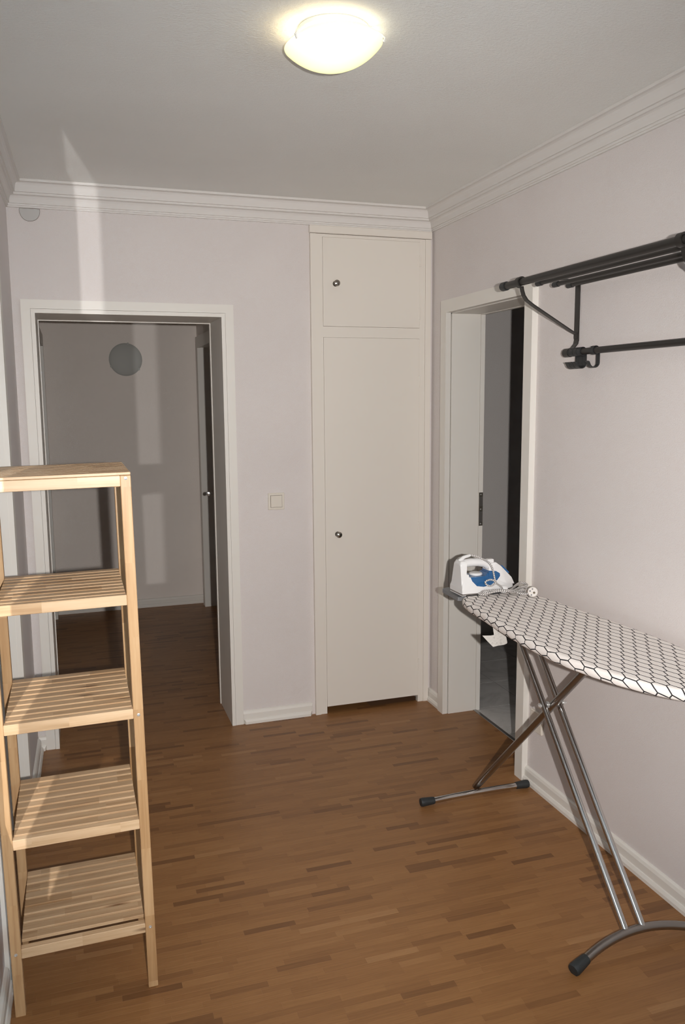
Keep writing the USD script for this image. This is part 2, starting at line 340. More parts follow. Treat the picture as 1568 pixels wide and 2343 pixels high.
# tiled room beyond door_2
TY = 4.82
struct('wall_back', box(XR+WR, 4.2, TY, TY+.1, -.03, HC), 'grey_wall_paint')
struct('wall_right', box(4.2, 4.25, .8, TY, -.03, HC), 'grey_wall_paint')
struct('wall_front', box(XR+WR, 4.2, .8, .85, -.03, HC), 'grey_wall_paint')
tf = thing('floor', kind='structure')
obj('subfloor', box(1.884, 4.3, YN-.3, 6.5, -.06, -.0007), 'grout', tf)
a, b = 2.1778, 3.6082      # one tile corner
TS = .335
for i in range(-4, 9):
    for j in range(-6, 8):
        x0, x1 = max(a+i*TS, 1.888), min(a+(i+1)*TS, 4.2); y0, y1 = max(b+j*TS, .85), min(b+(j+1)*TS, TY)
        if x1-x0 > .02 and y1-y0 > .02: obj('tile', cbox(x0+.0015, x1-.0015, y0+.0015, y1-.0015, -.012, 0, .0004), 'tile', tf)

# ------------------------------------------------------------------ cornices: mitred lengths of one profile (distance from wall, drop from ceiling)
PROF = [(.064, 0), (.064, .0095), (.0540, .0105), (.0485, .0135), (.0445, .020), (.0425, .029), (.0415, .038), (.0412, .0472), (.0345, .0478), (.0345, .0568), (.0265, .0575), (.0215, .0605), (.0175, .068), (.0158, .078),
        (.0155, .0885), (.0105, .089), (.0105, .0965), (.0070, .097), (.0070, .1033), (0, .1036)]
def moulding(pts_of):
    """pts_of(d, dz) -> the profile point at both ends"""
    A, B = zip(*[pts_of(d, dz) for d, dz in PROF]); k = len(PROF); V = np.array(list(A)+list(B)); F = []
    for i in range(k-1): F += [(i, i+1, k+i+1), (i, k+i+1, k+i)]
    return V, np.array(F)
def orient(VF, inside):
    V, F = VF; n = np.cross(V[F[:, 1]]-V[F[:, 0]], V[F[:, 2]]-V[F[:, 0]])
    return VF if ((np.asarray(inside) - V[F].mean(1))*n).sum() > 0 else (V, F[:, ::-1])
rm = (.7, 1.5, 1.2)
struct('trim_1', orient(moulding(lambda d, z: ((xl(YF-d)+d, YF-d, HC-z), (XR-d, YF-d, HC-z))), rm), 'cornice_paint', smooth=14)
struct('trim_2', orient(moulding(lambda d, z: ((XR-d, YF-d, HC-z), (XR-d, YN, HC-z))), rm), 'cornice_paint', smooth=14)
struct('trim_3', orient(moulding(lambda d, z: ((xl(YF-d)+d, YF-d, HC-z), (xl(YN)+d, YN, HC-z))), rm), 'cornice_paint', smooth=14)

# ------------------------------------------------------------------ baseboards: bevelled board with a shoe strip
BP = Polygon([(0, 0), (.022, 0), (.022, .012), (.017, .022), (.013, .024), (.013, .050), (.009, .060), (.004, .064), (0, .065)])
def base_x(x0, x1, yw, cut=True):      # along x on a wall facing -y
    m = ext(BP, x1-x0); v = m.vertices.copy()
    k = np.where(v[:, 2] > (x1-x0)/2, -1, 1)*np.maximum(v[:, 0]-.010, 0)*1.0 if cut else 0
    m.vertices = np.stack([x0 + v[:, 2] + k, yw - v[:, 0], v[:, 1]], 1); m.fix_normals(); return m
def base_y(y0, y1, xw, sgn):           # along y; sgn -1: sticks out towards -x
    m = ext(BP, y1-y0); v = m.vertices.copy(); m.vertices = np.stack([xw + sgn*v[:, 0], y0 + v[:, 2], v[:, 1]], 1); m.fix_normals(); return m
struct('baseboard_back', base_x(.730, 1.084, YF), 'trim_paint')
struct('baseboard_back', base_x(xl(YF)+.002, -.173, YF), 'trim_paint')
struct('baseboard_right', base_y(YN, 2.838, XR, -1), 'trim_paint')
struct('baseboard_right', base_y(3.67, YF-.002, XR, -1), 'trim_paint')
struct('baseboard_left', leftwall(base_y(YN, LY0-.075, XL, 1)), 'trim_paint')
struct('baseboard_left', leftwall(base_y(LY1+.075, YF-.024, XL, 1)), 'trim_paint')
struct('baseboard_back', base_x(HX0, HX1, HY, False), 'trim_paint')

# ------------------------------------------------------------------ door_1: frame of the doorway in the back wall
d1 = thing('door_1', kind='structure')
cz = 2.0
def casing_xz(x0, x1, zt, w, lip, y, th):
    """three-sided casing board with a recessed inner lip, in the plane y, sticking out towards -y"""
    b = sbox(x0-w, 0, x1+w, zt+w).difference(sbox(x0-.0005, -.1, x1+.0005, zt+.0005))
    outer = sbox(x0-w, 0, x1+w, zt+w).difference(sbox(x0-lip, -.1, x1+lip, zt+lip))
    inner = sbox(x0-lip+.0012, 0, x1+lip-.0012, zt+lip-.0012).difference(sbox(x0, -.1, x1, zt))
    return xz_plate(outer, y-th, y), xz_plate(inner, y-th-.002, y)
o, i_ = casing_xz(DX0, DX1, DZ, .056, .018, YF, .014)
obj('casing', o, 'trim_paint', d1); obj('casing_lip', i_, 'trim_paint', d1)
YE = YF+WB
obj('jamb', box(DX0-.022, DX0, YF, YE, 0, DZ), 'trim_paint', d1); obj('jamb', box(DX1, DX1+.022, YF, YE, 0, DZ), 'trim_paint', d1)
obj('head_jamb', box(DX0-.022, DX1+.022, YF, YE, DZ, DZ+.022), 'trim_paint', d1)
st = sbox(DX0-.05, 0, DX1+.05, DZ+.05).difference(sbox(DX0+.004, -.1, DX1-.004, DZ-.004))
obj('door_stop', xz_plate(st, YE, YE+.022), 'trim_paint', d1)
# its door leaf stands open beyond, along the line of sight past the jamb
hv = np.array([.66, 4.16]); dv = np.array([.26, .82]); dv /= np.linalg.norm(dv)
leaf = cbox(0, .80, -.02, .02, .006, 1.94, .003)
T = np.eye(4); T[:2, 0] = dv; T[:2, 1] = (-dv[1], dv[0]); T[:2, 3] = hv + np.array([.055, .02])
leaf.apply_transform(T); lf = obj('door_leaf', leaf, 'trim_paint', d1)
hp = np.array((0.7476, 4.8, 1.0292))
out = np.array([-dv[1], dv[0], 0]); tip = hp
base = np.array([*(hv+np.array([.055, .02])+dv*.735), hp[2]]) + out*.02
neck = base + out*.05
obj('handle', cat(tube([base, neck], .009), tube([neck, (neck+tip)/2, tip], .009), facing(lathe([(0, 0), (.011, 0), (.011, .012), (0, .013)], 20), tip - .006*np.array([.2, .9, 0]), -np.array([.2, 1, .0])), facing(lathe([(0, 0), (.026, 0), (.026, .006), (0, .008)], 24), base, out)), 'chrome', lf, smooth=40)

# ------------------------------------------------------------------ door_2: frame of the doorway in the right wall
d2 = thing('door_2', kind='structure')
w = .058
oc = sbox(RY0-w, 0, RY1+w, RZ+w).difference(sbox(RY0, -.1, RY1, RZ))
obj('casing', yz_plate(oc, XR-.026, XR), 'trim_paint', d2)
obj('jamb', box(XR+.004, XR+WR, RY1-.004, RY1+.022, 0, RZ), 'trim_paint', d2); obj('jamb', box(XR+.004, XR+WR, RY0-.022, RY0+.004, 0, RZ), 'trim_paint', d2)
obj('head_jamb', box(XR+.004, XR+WR, RY0-.022, RY1+.022, RZ-.004, RZ+.022), 'trim_paint', d2)
st = sbox(RY0-.06, 0, RY1+.06, RZ+.06).difference(sbox(RY0+.002, -.1, RY1-.006, RZ-.006))
obj('door_stop', yz_plate(st, XR+WR+.0015, XR+WR+.024), 'trim_paint', d2)
za, zb = 0.9492, 1.1137
sx = XR+WR+.0125
pl = obj('strike_plate', box(sx-.0095, sx+.0105, RY1-.0085, RY1-.0055, za, zb), 'brass_steel', d2)
hgt = zb-za
for f0, f1 in ((.12, .43), (.59, .88)): obj('strike_opening', box(sx-.007, sx+.009, RY1-.0095, RY1-.008, za+f0*hgt, za+f1*hgt), 'dark_inside', pl)
for f0 in (.06, .5, .94): obj('screw', facing(lathe([(0, 0), (.004, 0), (.003, .0015), (0, .002)], 14), (sx, RY1-.0085, za+f0*hgt), (0, -1, 0)), 'bolt_steel', pl)
obj('threshold', cbox(1.872, 1.890, RY0, RY1, -.003, .003, .001), 'satin_steel', d2)

# ------------------------------------------------------------------ door_3: frame of the doorway in the left wall
d3 = thing('door_3', kind='structure')
oc = sbox(LY0-.066, 0, LY1+.066, LZ+.06).difference(sbox(LY0, -.1, LY1, LZ))
obj('casing', leftwall(yz_plate(oc, XL, XL+.018)), 'trim_paint', d3)
obj('jamb', leftwall(box(XL-.16, XL, LY1-.001, LY1+.022, 0, LZ)), 'trim_paint', d3); obj('jamb', leftwall(box(XL-.16, XL-.003, LY0-.022, LY0+.004, 0, LZ)), 'trim_paint', d3)
obj('head_jamb', leftwall(box(XL-.16, XL-.003, LY0-.022, LY1+.022, LZ-.004, LZ+.022)), 'trim_paint', d3)
# ------------------------------------------------------------------ door_4, door_5: doorways either side of the hall beyond
for n, xw, s in (('door_4', HX0, 1), ('door_5', HX1, -1)):
    d = thing(n, kind='structure'); y0, y1, z1 = (5.30 if s > 0 else 5.32), 6.20, 1.975
    oc = sbox(y0-.06, 0, y1+.06, z1+.06).difference(sbox(y0+.022, -.1, y1-.022, z1-.022))
    a_, b_ = sorted((xw, xw + s*.02)); obj('casing', yz_plate(oc, a_, b_), 'trim_paint', d)
    a_, b_ = sorted((xw - s*.11, xw)); obj('jamb', box(a_, b_, y1-.02, y1, 0, z1-.02), 'trim_paint', d)
    obj('jamb', box(a_, b_, y0, y0+.02, 0, z1-.02), 'trim_paint', d); obj('head_jamb', box(a_, b_, y0, y1, z1-.02, z1), 'trim_paint', d)

# ------------------------------------------------------------------ built-in cupboard
cb = thing('built_in_cupboard', 'tall narrow cream built-in cupboard with two doors in the corner of the back wall', 'cupboard')
c0, c1 = 1.100, 1.712
cas = sbox(c0, 0, c0+.027, 2.338).union(sbox(c1-.028, 0, c1, 2.338))
obj('casing', xz_plate(cas, YF-.020, YF), 'cupboard_paint', cb)
obj('top_board', cbox(c0-.003, c1+.006, YF-.024, YF, 2.340, 2.375, .0025), 'cupboard_paint', cb)
f0, f1 = c0+.0275, c1-.0285
fr = sbox(f0, 0, f1, 2.338).difference(sbox(1.1592, .0, 1.6548, 1.8648)).difference(sbox(1.1592, 1.9152, 1.6548, 2.3248)).difference(sbox(1.1592, -.1, 1.636, .03))
obj('frame', xz_plate(fr, YF-.016, YF+.01), 'cupboard_paint', cb)
ld = obj('lower_door', cbox(1.160, 1.654, YF-.019, YF+.002, .036, 1.864, .0012), 'cupboard_paint', cb)
ud = obj('upper_door', cbox(1.160, 1.654, YF-.019, YF+.002, 1.916, 2.324, .0012), 'cupboard_paint', cb)
kn = lathe([(0, 0), (.0085, 0), (.0075, .004), (.006, .012), (.010, .018), (.0145, .024), (.0150, .029), (.0115, .034), (.004, .0365), (0, .0367)], 28)
rose = lathe([(0, 0), (.0135, 0), (.0125, .004), (0, .005)], 24)
for door, z in ((ld, .915), (ud, 2.113)):
    obj('knob', facing(cat(kn, rose), (1.221, YF-.019, z), (0, -1, 0)), 'knob_steel', door, smooth=35)
for door, z in ((ld, 1.655), (ld, .925), (ld, .205), (ud, 2.235), (ud, 1.985)):
    obj('hinge', cat(tube([(1.655, YF-.0205, z-.028), (1.655, YF-.0205, z+.028)], .0035, 10), box(1.646, 1.664, YF-.0198, YF-.018, z-.024, z+.024)), 'cupboard_paint', door)
obj('carcass', cat(box(CX0, CX1, YF+.285, YF+.295, 0, CZ), box(CX0, CX0+.006, YF+.012, YF+.285, 0, CZ), box(CX1-.006, CX1, YF+.012, YF+.285, 0, CZ), box(CX0, CX1, YF+.012, YF+.285, CZ-.006, CZ)), 'dark_inside', cb)

# ------------------------------------------------------------------ small things on the walls
sw = thing('light_switch', 'square cream light switch on the wall between the doorway and the cupboard', 'light switch')
sx0, sx1, sz0, sz1 = .878, .958, 1.050, 1.131
obj('plate', cat(cbox(sx0, sx1, YF-.0075, YF, sz0, sz1, .003)), 'switch_plastic', sw)
obj('rocker', cat(cbox(sx0+.0125, sx1-.0125, YF-.0115, YF-.006, sz0+.0125, sz1-.0125, .0012)), 'switch_plastic', sw)
obj('gap', xz_plate(sbox(sx0+.0112, sz0+.0112, sx1-.0112, sz1-.0112).difference(sbox(sx0+.0125, sz0+.0125, sx1-.0125, sz1-.0125)), YF-.0079, YF-.0074), 'patch_crack', sw)

so = thing('wall_socket', 'white wall socket low on the right wall behind the crossed legs of the ironing board', 'wall socket')
obj('plate', cbox(XR-.012, XR, 2.718, 2.803, .238, .325, .004), 'switch_plastic', so)
obj('socket_well', facing(lathe([(.0215, 0), (.0215, -.008), (0, -.008)], 28), (XR-.0125, 2.760, .281), (-1, 0, 0)), 'switch_plastic', so)

th = np.linspace(0, 2*math.pi, 40, endpoint=False)
pc = thing('round_wall_cover', 'small round grey wall cover cut off by the cornice in the upper left corner', 'wall cover')
ec = np.stack([-.119 + .041*np.cos(th)*(1+.03*np.sin(3*th)), 2.364 + .041*np.sin(th)*(1+.04*np.sin(2*th+1))], 1)
pg = Polygon(ec).intersection(sbox(-1, 0, 1, HC-.104))
obj('cover', xz_plate(pg.buffer(-.0012), YF-.0022, YF), 'patch_grey', pc)
obj('crack', xz_plate(pg.difference(pg.buffer(-.0012)), YF-.0012, YF), 'patch_crack', pc)

fc = thing('flue_cover', 'round grey flue cover plate on the far wall of the dark hall', 'wall plate', loc=(.408, HY, 1.872))
fp = lathe([(0, .016), (.04, .0155), (.08, .013), (.105, .009), (.114, .006), (.1185, .003), (.119, 0), (0, 0)], 56)
obj('plate', facing(fp, (0, 0, 0), (0, -1, 0)), 'plate_grey', fc, smooth=30)
for an in (80, -37, 205): 
    c_, s_ = math.cos(math.radians(an)), math.sin(math.radians(an))
    obj('clip', move(facing(trimesh.creation.box([.014, .012, .006]), (0, -.005, 0), (0, -1, 0)), (.117*c_, 0, .117*s_)), 'plate_grey', fc)

# ------------------------------------------------------------------ ceiling lamp
LC = np.array((0.6676, 2.0744))
cl = thing('ceiling_lamp', 'round glowing glass dome lamp on the ceiling', 'ceiling lamp', loc=(LC[0], LC[1], HC))
obj('base_plate', lathe([(0, 0), (.088, 0), (.090, -.003), (.088, -.010), (.082, -.0125), (0, -.013)], 48), 'lamp_metal', cl, smooth=30)
RL, Z0, DR = .122, -.040, .053
RC = (RL**2+DR**2)/(2*DR); am = math.asin(RL/RC)
outer = [(RC*math.sin(t), Z0-DR+RC*(1-math.cos(t))) for t in np.linspace(0, am, 18)]
outer += [(RL+.0012, Z0+.0025), (RL-.002, Z0+.005), (.111, Z0+.0135), (.098, Z0+.0215)]
inner = [(.097, Z0+.0185)] + [(max(r-.004, 0)*.97, z+.0045) for r, z in reversed(outer[:-3])]
TILT = trimesh.transformations.rotation_matrix(math.radians(-4.5), [0, 1, 0], [0, 0, -.040])
shade = lathe(outer + inner, 64); shade.apply_transform(TILT)
obj('glass_shade', shade, 'lamp_glass', cl, smooth=35)
for an in (207, 333, 90):
    c_, s_ = math.cos(math.radians(an)), math.sin(math.radians(an))
    obj('clip', (tube([(.084*c_, .084*s_, -.012), (.104*c_, .104*s_, Z0+.024), (.119*c_, .119*s_, Z0+.0135), (.128*c_, .128*s_, Z0+.003), (.124*c_, .124*s_, Z0-.006)], .0028, 8)).apply_transform(TILT), 'lamp_metal', cl, smooth=40)
for k, dx in enumerate((-.050, .050)):
    l = UsdLux.SphereLight.Define(stage, numbered(P(cl), 'bulb_light')); l.CreateRadiusAttr(.018); l.CreateIntensityAttr(34.0); l.CreateColorAttr(Gf.Vec3f(1.0, .72, .32))
    l.AddTranslateOp().Set(Gf.Vec3d(dx, .0, -.050))

# ------------------------------------------------------------------ shelving unit
SH = (.150, SY, 0)
su = thing('shelving_unit', 'light birch shelving unit with five slatted shelves, standing by the left wall', 'shelf', loc=SH, roty=-.62)
SWD, SDP = .362, .366                       # width (towards -x) and depth (towards +y)
PW, PT = .0255, .024                        # post face and depth
for px0 in (-PW, -SWD):
    for py0 in (0, SDP-PT):
        obj('post', cbox(px0, px0+PW, py0, py0+PT, 0, 1.392, .0015), 'birch_upright', su)
LV = [1.400, 1.090, .789, .486, .199]
RH = .027
for k, z in enumerate(LV):
    x0, x1 = -SWD+PW, -PW
    zt = z - (.008 if k == 0 else 0)
    if k == 4: zt = z - .010
    rail = obj('front_rail', cbox(x0, x1, .001, .021, zt-RH, zt, .0012), 'birch_pale', su)
    obj('back_rail', cbox(x0, x1, SDP-.021, SDP-.001, zt-RH-.009, zt-.009, .0012), 'birch_long', su)
    for bx0 in (x0+.001, x1-.016): obj('side_batten', cbox(bx0, bx0+.015, .0215, SDP-.0215, zt-.030, zt-.0095, .001), 'birch_deep', su)
    if k == 0:
        n, y0, y1, sx0, sx1, st_, sb = 9, .002, SDP+.002, -SWD, 0, z, z-.0075
    elif k == 4:
        n, y0, y1, sx0, sx1, st_, sb = 9, .027, SDP-.004, x0+.001, x1-.001, z, z-.0093
    else:
        n, y0, y1, sx0, sx1, st_, sb = 9, .028, SDP-.004, x0+.001, x1-.001, z, z-.0093
    pitch = (y1-y0)/n
    for j in range(n):
        ya = y0 + j*pitch; wd = pitch - (.0085 if k else .0065)
        a0, a1 = sx0, sx1
        if k and j == n-1: a0, a1 = sx0+.0, sx1-.0
        if k and ya+wd > SDP-PT-.001: pass
        obj('slat', cbox(a0, a1, ya + (0 if k else .001), ya+wd, sb, st_, .0012), 'birch_long', rail)
bolt = lathe([(0, 0), (.0042, 0), (.0042, .0012), (.002, .0018), (.0018, .0008), (0, .0008)], 18)
for bx, bz in ((-.0127, 1.385), (-.0127, .772), (-.0127, .177), (-SWD+.0127, .177), (-SWD+.0127, .772), (-SWD+.0127, 1.385)):
    obj('bolt', facing(bolt, (bx, .0002, bz), (0, -1, 0)), 'bolt_steel', su)

# ------------------------------------------------------------------ coat rack on the right wall
rk = thing('coat_rack', 'black metal coat rack with four rods and a hook rail on the right wall', 'coat rack')
def rod(name, x, z, y0, y1, r):
    ro = obj(name, tube([(x, y0, z), (x, y1, z)], r, 20), 'black_metal', rk, smooth=40)
    for ye, s in ((y1, 1), (y0, -1)):
        obj('end_cap', facing(lathe([(0, -.026), (r*1.22, -.026), (r*1.25, -.024), (r*1.25, .002), (r*1.1, .006), (0, .007)], 24), (x, ye, z), (0, s, 0)), 'black_plastic', ro, smooth=35)
rod('front_rod', 1.495, 1.967, 1.70, 2.690, .0125)
for x, y1, z in ((1.575, 2.590, 1.968), (1.645, 2.595, 1.967), (1.700, 2.592, 1.966)): rod('hat_rod', x, z, 1.72, y1, .0078)
LRX, LRZ = 1.684, 1.7295
rod('hook_rail', LRX, LRZ, 1.72, 2.560, .0112)
for yb in (2.570, 1.775):
    br = obj('bracket', cat(ribbon_xz([(XR-.0035, 1.992), (XR-.0035, 1.772)], .026, .004, yb),
                            ribbon_xz([(XR-.0035, 1.774), (XR-.006, 1.762), (XR-.018, 1.748), (XR-.028, 1.742)], .026, .004, yb),
                            ribbon_xz([(XR-.003, 1.982), (1.515, 1.982)], .012, .005, yb),
                            ribbon_xz([(1.495+.0165*math.cos(t), 1.967+.0165*math.sin(t)) for t in np.linspace(.9, 2*math.pi-1.3, 26)] + [(1.502, 1.938), (1.508, 1.922), (1.520, 1.907), (1.545, 1.891), (1.700, 1.806), (XR-.0065, 1.796), (XR-.0065, 1.780)], .020, .0045, yb),
                            ribbon_xz([(LRX+.0138*math.cos(t), LRZ+.0138*math.sin(t)) for t in np.linspace(.5, 2*math.pi+.2, 26)], .030, .0035, yb-.012)), 'black_metal', rk)
    obj('screw', facing(lathe([(0, 0), (.0035, 0), (.002, .002), (0, .0022)], 12), (XR-.0055, yb, 1.785), (-1, 0, 0)), 'bolt_steel', br)
for yb, wd in ((2.522, .020), (2.500, .020), (2.478, .020), (2.402, .017)):
    arc = [(LRX+.0140*math.cos(t), LRZ+.0140*math.sin(t)) for t in np.linspace(2.2, -.1, 14)]
    cxx, czz = LRX-.004, LRZ-.040
    arc += [(LRX+.0145, LRZ-.012), (LRX+.0145, LRZ-.034)] + [(cxx+.0185*math.cos(t), czz+.0165*math.sin(t)) for t in np.linspace(-.1, -2.75, 16)]
    arc += [(cxx-.021, czz+.002), (cxx-.026, czz+.004)]
    ring = [(LRX+.0130*math.cos(t), LRZ+.0130*math.sin(t)) for t in np.linspace(0, 2*math.pi, 26)]
    obj('hook', cat(ribbon_xz(arc, wd, .0032, yb), ribbon_xz(ring, wd, .003, yb)), 'black_plastic', rk)

# ------------------------------------------------------------------ ironing board
ib = thing('ironing_board', 'ironing board with black and white hexagon cover on crossed steel legs along the right wall', 'ironing board')
ZB = .842
key = [(1.338, 2.66), (1.345, 2.69), (1.37, 2.706), (1.42, 2.71), (1.52, 2.71), (1.59, 2.708), (1.618, 2.69), (1.628, 2.64), (1.651, 2.46), (1.675, 2.25), (1.683, 2.04), (1.683, 1.90), (1.675, 1.77), (1.645, 1.66), (1.59, 1.592), (1.525, 1.570),
       (1.47, 1.590), (1.425, 1.640), (1.365, 1.735), (1.318, 1.867), (1.296, 2.02), (1.296, 2.20), (1.306, 2.38), (1.322, 2.56)]
from scipy.interpolate import splprep, splev
kk = np.array(key + key[:1]).T
tck, _ = splprep(kk, s=.0003, per=True); ring0 = np.stack(splev(np.linspace(0, 1, 160, endpoint=False), tck), 1)
RP = Polygon(ring0).buffer(0)
tan = np.roll(ring0, -1, 0) - np.roll(ring0, 1, 0); tan /= np.linalg.norm(tan, axis=1, keepdims=True); nor = np.stack([tan[:, 1], -tan[:, 0]], 1)
if ((nor*(ring0-ring0.mean(0))).sum(1)).mean() < 0: nor = -nor
wob = .0012*np.sin(np.arange(160)*.9)*np.sin(np.arange(160)*.37)
LAY = [(-.016, 0, -.016), (-.008, -.0012, -.008), (-.003, -.004, -.002), (0, -.009, .004), (.0005, -.018, .013), (-.001, -.027, .022), (-.006, -.032, .028), (-.016, -.033, .038)]
V, UV = [], []
# the flat top is a fan of rings towards the board's middle line
for f in (0, .5):
    base = ring0 + nor*LAY[0][0]; mid = np.stack([np.full(160, 1.485), np.clip(base[:, 1], 1.75, 2.55)], 1)
    q = mid*(1-f) + base*f; V.append(np.column_stack([q, np.full(160, ZB)])); UV.append(q)
for k, (o_, dz, uo) in enumerate(LAY):
    q = ring0 + nor*(o_ + (wob[:, None] if 3 <= k <= 6 else 0)); V.append(np.column_stack([q, np.full(160, ZB+dz)])); UV.append(ring0 + nor*uo)
Fb = []
for r in range(len(V)-1):
    for j in range(160):
        A, B = r*160+j, r*160+(j+1) % 160; Fb += [(A, B, B+160), (A, B+160, A+160)]
Vb, UVb, Fb = np.vstack(V), np.vstack(UV), np.array(Fb)
# keep degenerate faces of the innermost ring out; close the underside
ar = np.linalg.norm(np.cross(Vb[Fb[:, 1]]-Vb[Fb[:, 0]], Vb[Fb[:, 2]]-Vb[Fb[:, 0]]), axis=1); Fb = Fb[ar > 1e-10]
nz = np.cross(Vb[Fb[:, 1]]-Vb[Fb[:, 0]], Vb[Fb[:, 2]]-Vb[Fb[:, 0]])[:, 2]
if nz.sum() < 0 or nz[:200].sum() < 0: Fb = Fb[:, ::-1]
obj('cover', (Vb, Fb), 'hex_cover', ib, smooth=True, uv=UVb + np.array([.0, .013]))
under = ext(Polygon(ring0).buffer(-.035), .012); under.apply_translation([0, 0, ZB-.042])
obj('tray', under, 'satin_steel', ib)
TX = (1.447, 1.505)
nf = np.array([1.474, 1.812, .030])
def legpt(z): return 1.810 + (z-.036)*(.63/.705)
for x in TX:
    obj('leg', tube([(x, legpt(.040 if x < 1.47 else .046), .040 if x < 1.47 else .046), (x, legpt(.803), .803)], .0105, 18), 'chrome', ib, smooth=40)
obj('leg', tube([(1.476, 2.800, .028), (1.476, 2.028, .805)], .0115, 18, rx=1.35), 'satin_steel', ib, smooth=40)
# near foot: arched bar
A0, A1 = np.array([1.262, 1.775]), np.array([1.690, 1.800])
t_ = np.linspace(0, 1, 25); arch = np.column_stack([A0[0]+(A1[0]-A0[0])*t_, A0[1]+(A1[1]-A0[1])*t_ + .040*4*t_*(1-t_)*.8, .0165 + .030*4*t_*(1-t_)])
f1_ = obj('foot_bar', tube(arch, .0125, 18), 'satin_steel', ib, smooth=40)
def footcap(p, d, r):
    return facing(lathe([(0, -.030), (r*1.12, -.030), (r*1.2, -.026), (r*1.42, .012), (r*1.45, .020), (r*1.3, .027), (0, .029)], 24), p, d)
dcap = arch[1]-arch[3]; dcap /= np.linalg.norm(dcap)
obj('rubber_cap', footcap(arch[0]+np.array([0, 0, .003]), dcap, .0125), 'rubber', f1_, smooth=35)
dcap = arch[-2]-arch[-4]; dcap /= np.linalg.norm(dcap)
obj('rubber_cap', footcap(arch[-1]+np.array([0, 0, .003]), dcap, .0125), 'rubber', f1_, smooth=35)
B0, B1 = np.array([1.246, 2.768]), np.array([1.676, 2.772])
far = np.column_stack([B0[0]+(B1[0]-B0[0])*t_, B0[1]+(B1[1]-B0[1])*t_ + .0, .0165 + .004*4*t_*(1-t_)])
f2_ = obj('foot_bar', tube(far, .0115, 18), 'chrome', ib, smooth=40)
obj('rubber_cap', footcap(far[0]+np.array([0, 0, .0015]), (-1, 0, 0), .0115), 'rubber', f2_, smooth=35)
obj('rubber_cap', footcap(far[-1]+np.array([-.008, 0, .0015]), (1, 0, 0), .0115), 'rubber', f2_, smooth=35)
zc = .561; yc = 2.280
obj('pivot_bolt', cat(tube([(1.425, yc, zc), (1.532, yc, zc)], .0045, 12), facing(lathe([(0, 0), (.0085, 0), (.0085, .004), (.004, .007), (0, .007)], 16), (1.434, yc, zc), (-1, 0, 0)), facing(lathe([(0, 0), (.0085, 0), (.0085, .004), (.004, .007), (0, .007)], 16), (1.520, yc, zc), (1, 0, 0)),
                     tube([(1.459, yc, zc), (1.463, yc, zc)], .012, 14), tube([(1.489, yc, zc), (1.493, yc, zc)], .012, 14)), 'bolt_steel', ib, smooth=40)
rest = Polygon([(1.343, 2.716), (1.630, 2.716), (1.620, 2.86), (1.600, 2.882), (1.370, 2.882), (1.348, 2.862)]).buffer(-.006).buffer(.006)
rs = ext(rest, .014); rs.apply_translation([0, 0, ZB-.020])
rest_o = obj('iron_rest', rs, 'rest_grey', ib)
for x in (1.40, 1.57): obj('rest_rod', tube([(x, 2.73, ZB-.026), (x, 2.50, ZB-.036)], .006, 12), 'black_metal', rest_o, smooth=40)
lp = np.array([(1.3175, 0.8196), (1.3204, 0.7976), (1.3232, 0.7806), (1.3116, 0.7795), (1.282, 0.7809), (1.3004, 0.7601), (1.3207, 0.739), (1.3388, 0.7417), (1.3655, 0.742), (1.3747, 0.7449), (1.3762, 0.7493), (1.3699, 0.7729), (1.3661, 0.7932), (1.3509, 0.8043)])      # (x, z) outline of the label
lm = ext(Polygon(lp), .0006); lm = lm.subdivide().subdivide(); v = lm.vertices.copy()
lm.vertices = np.stack([v[:, 0], 2.40 + v[:, 2] + .25*np.abs(v[:, 0]-lp[:, 0].mean())**1.3, v[:, 1]], 1); lm.fix_normals()
obj('care_label', lm, 'label_paper', ib, label='crumpled white paper label hanging below the board')

# ------------------------------------------------------------------ steam iron on the board's rest
IR = np.array([1.352, 2.752, ZB+.0005])
ir = thing('steam_iron', 'white and blue steam iron with coiled cord on the end of the ironing board', 'iron', loc=IR)
def plan(sc=1.0, sw=1.0, n=24, x0=0.0, x1=.245):
    pts = []
    for t in np.linspace(0, 1, n):
        X = x0 + (x1-x0)*t; wv = .054*sw*max(0, 1 - max(0, (t-.18)/.82)**2.1)**.85
        pts.append((X, wv))
    up = pts; dn = [(a_, -b_) for a_, b_ in reversed(pts[:-1])]
    return Polygon(up+dn).buffer(-.004).buffer(.004)
sole = ext(plan(), .005)
obj('soleplate', move(sole, (0, 0, .003)), 'satin_steel', ir)
def loft(secs):
    return hull(np.vstack([np.column_stack([np.array(p.exterior.coords), np.full(len(p.exterior.coords), z)]) for p, z in secs]))
low = loft([(plan(sw=1.0), .008), (plan(sw=.98, x1=.243), .026), (plan(sw=.62, x0=.012, x1=.205), .076)])
heel = hull([(x_, y_*s_, z_) for x_, s_, z_ in ((0, .050, 0), (.016, .052, 0), (.002, .050, .012), (.030, .030, .118), (.004, .026, .116), (.010, .022, .126), (.028, .022, .126)) for y_ in (-1, 1)])
front = hull([(.128, -.017, .108), (.128, .017, .108), (.158, -.017, .112), (.158, .017, .112), (.182, -.015, .095), (.182, .015, .095), (.232, -.008, .047), (.232, .008, .047), (.247, -.004, .020), (.247, .004, .020), (.12, -.034, .062), (.12, .034, .062), (.20, -.028, .03), (.20, .028, .03)])
hpath = np.array([(.016, 0, .110), (.034, 0, .1135), (.060, 0, .1155), (.090, 0, .1145), (.115, 0, .110), (.135, 0, .100)])
hand = tube(hpath, [.014, .015, .0155, .0155, .0165, .018], 20, rx=1.15)
body = to_m(low) + to_m(heel) + to_m(front) + to_m(hand)
hole = to_m(hull([(x_, y_, z_) for y_ in (-.08, .08) for x_, z_ in ((.036, .066), (.036, .088), (.043, .0985), (.085, .0995), (.112, .0955), (.122, .086), (.119, .077), (.106, .066))]))
body = body - hole
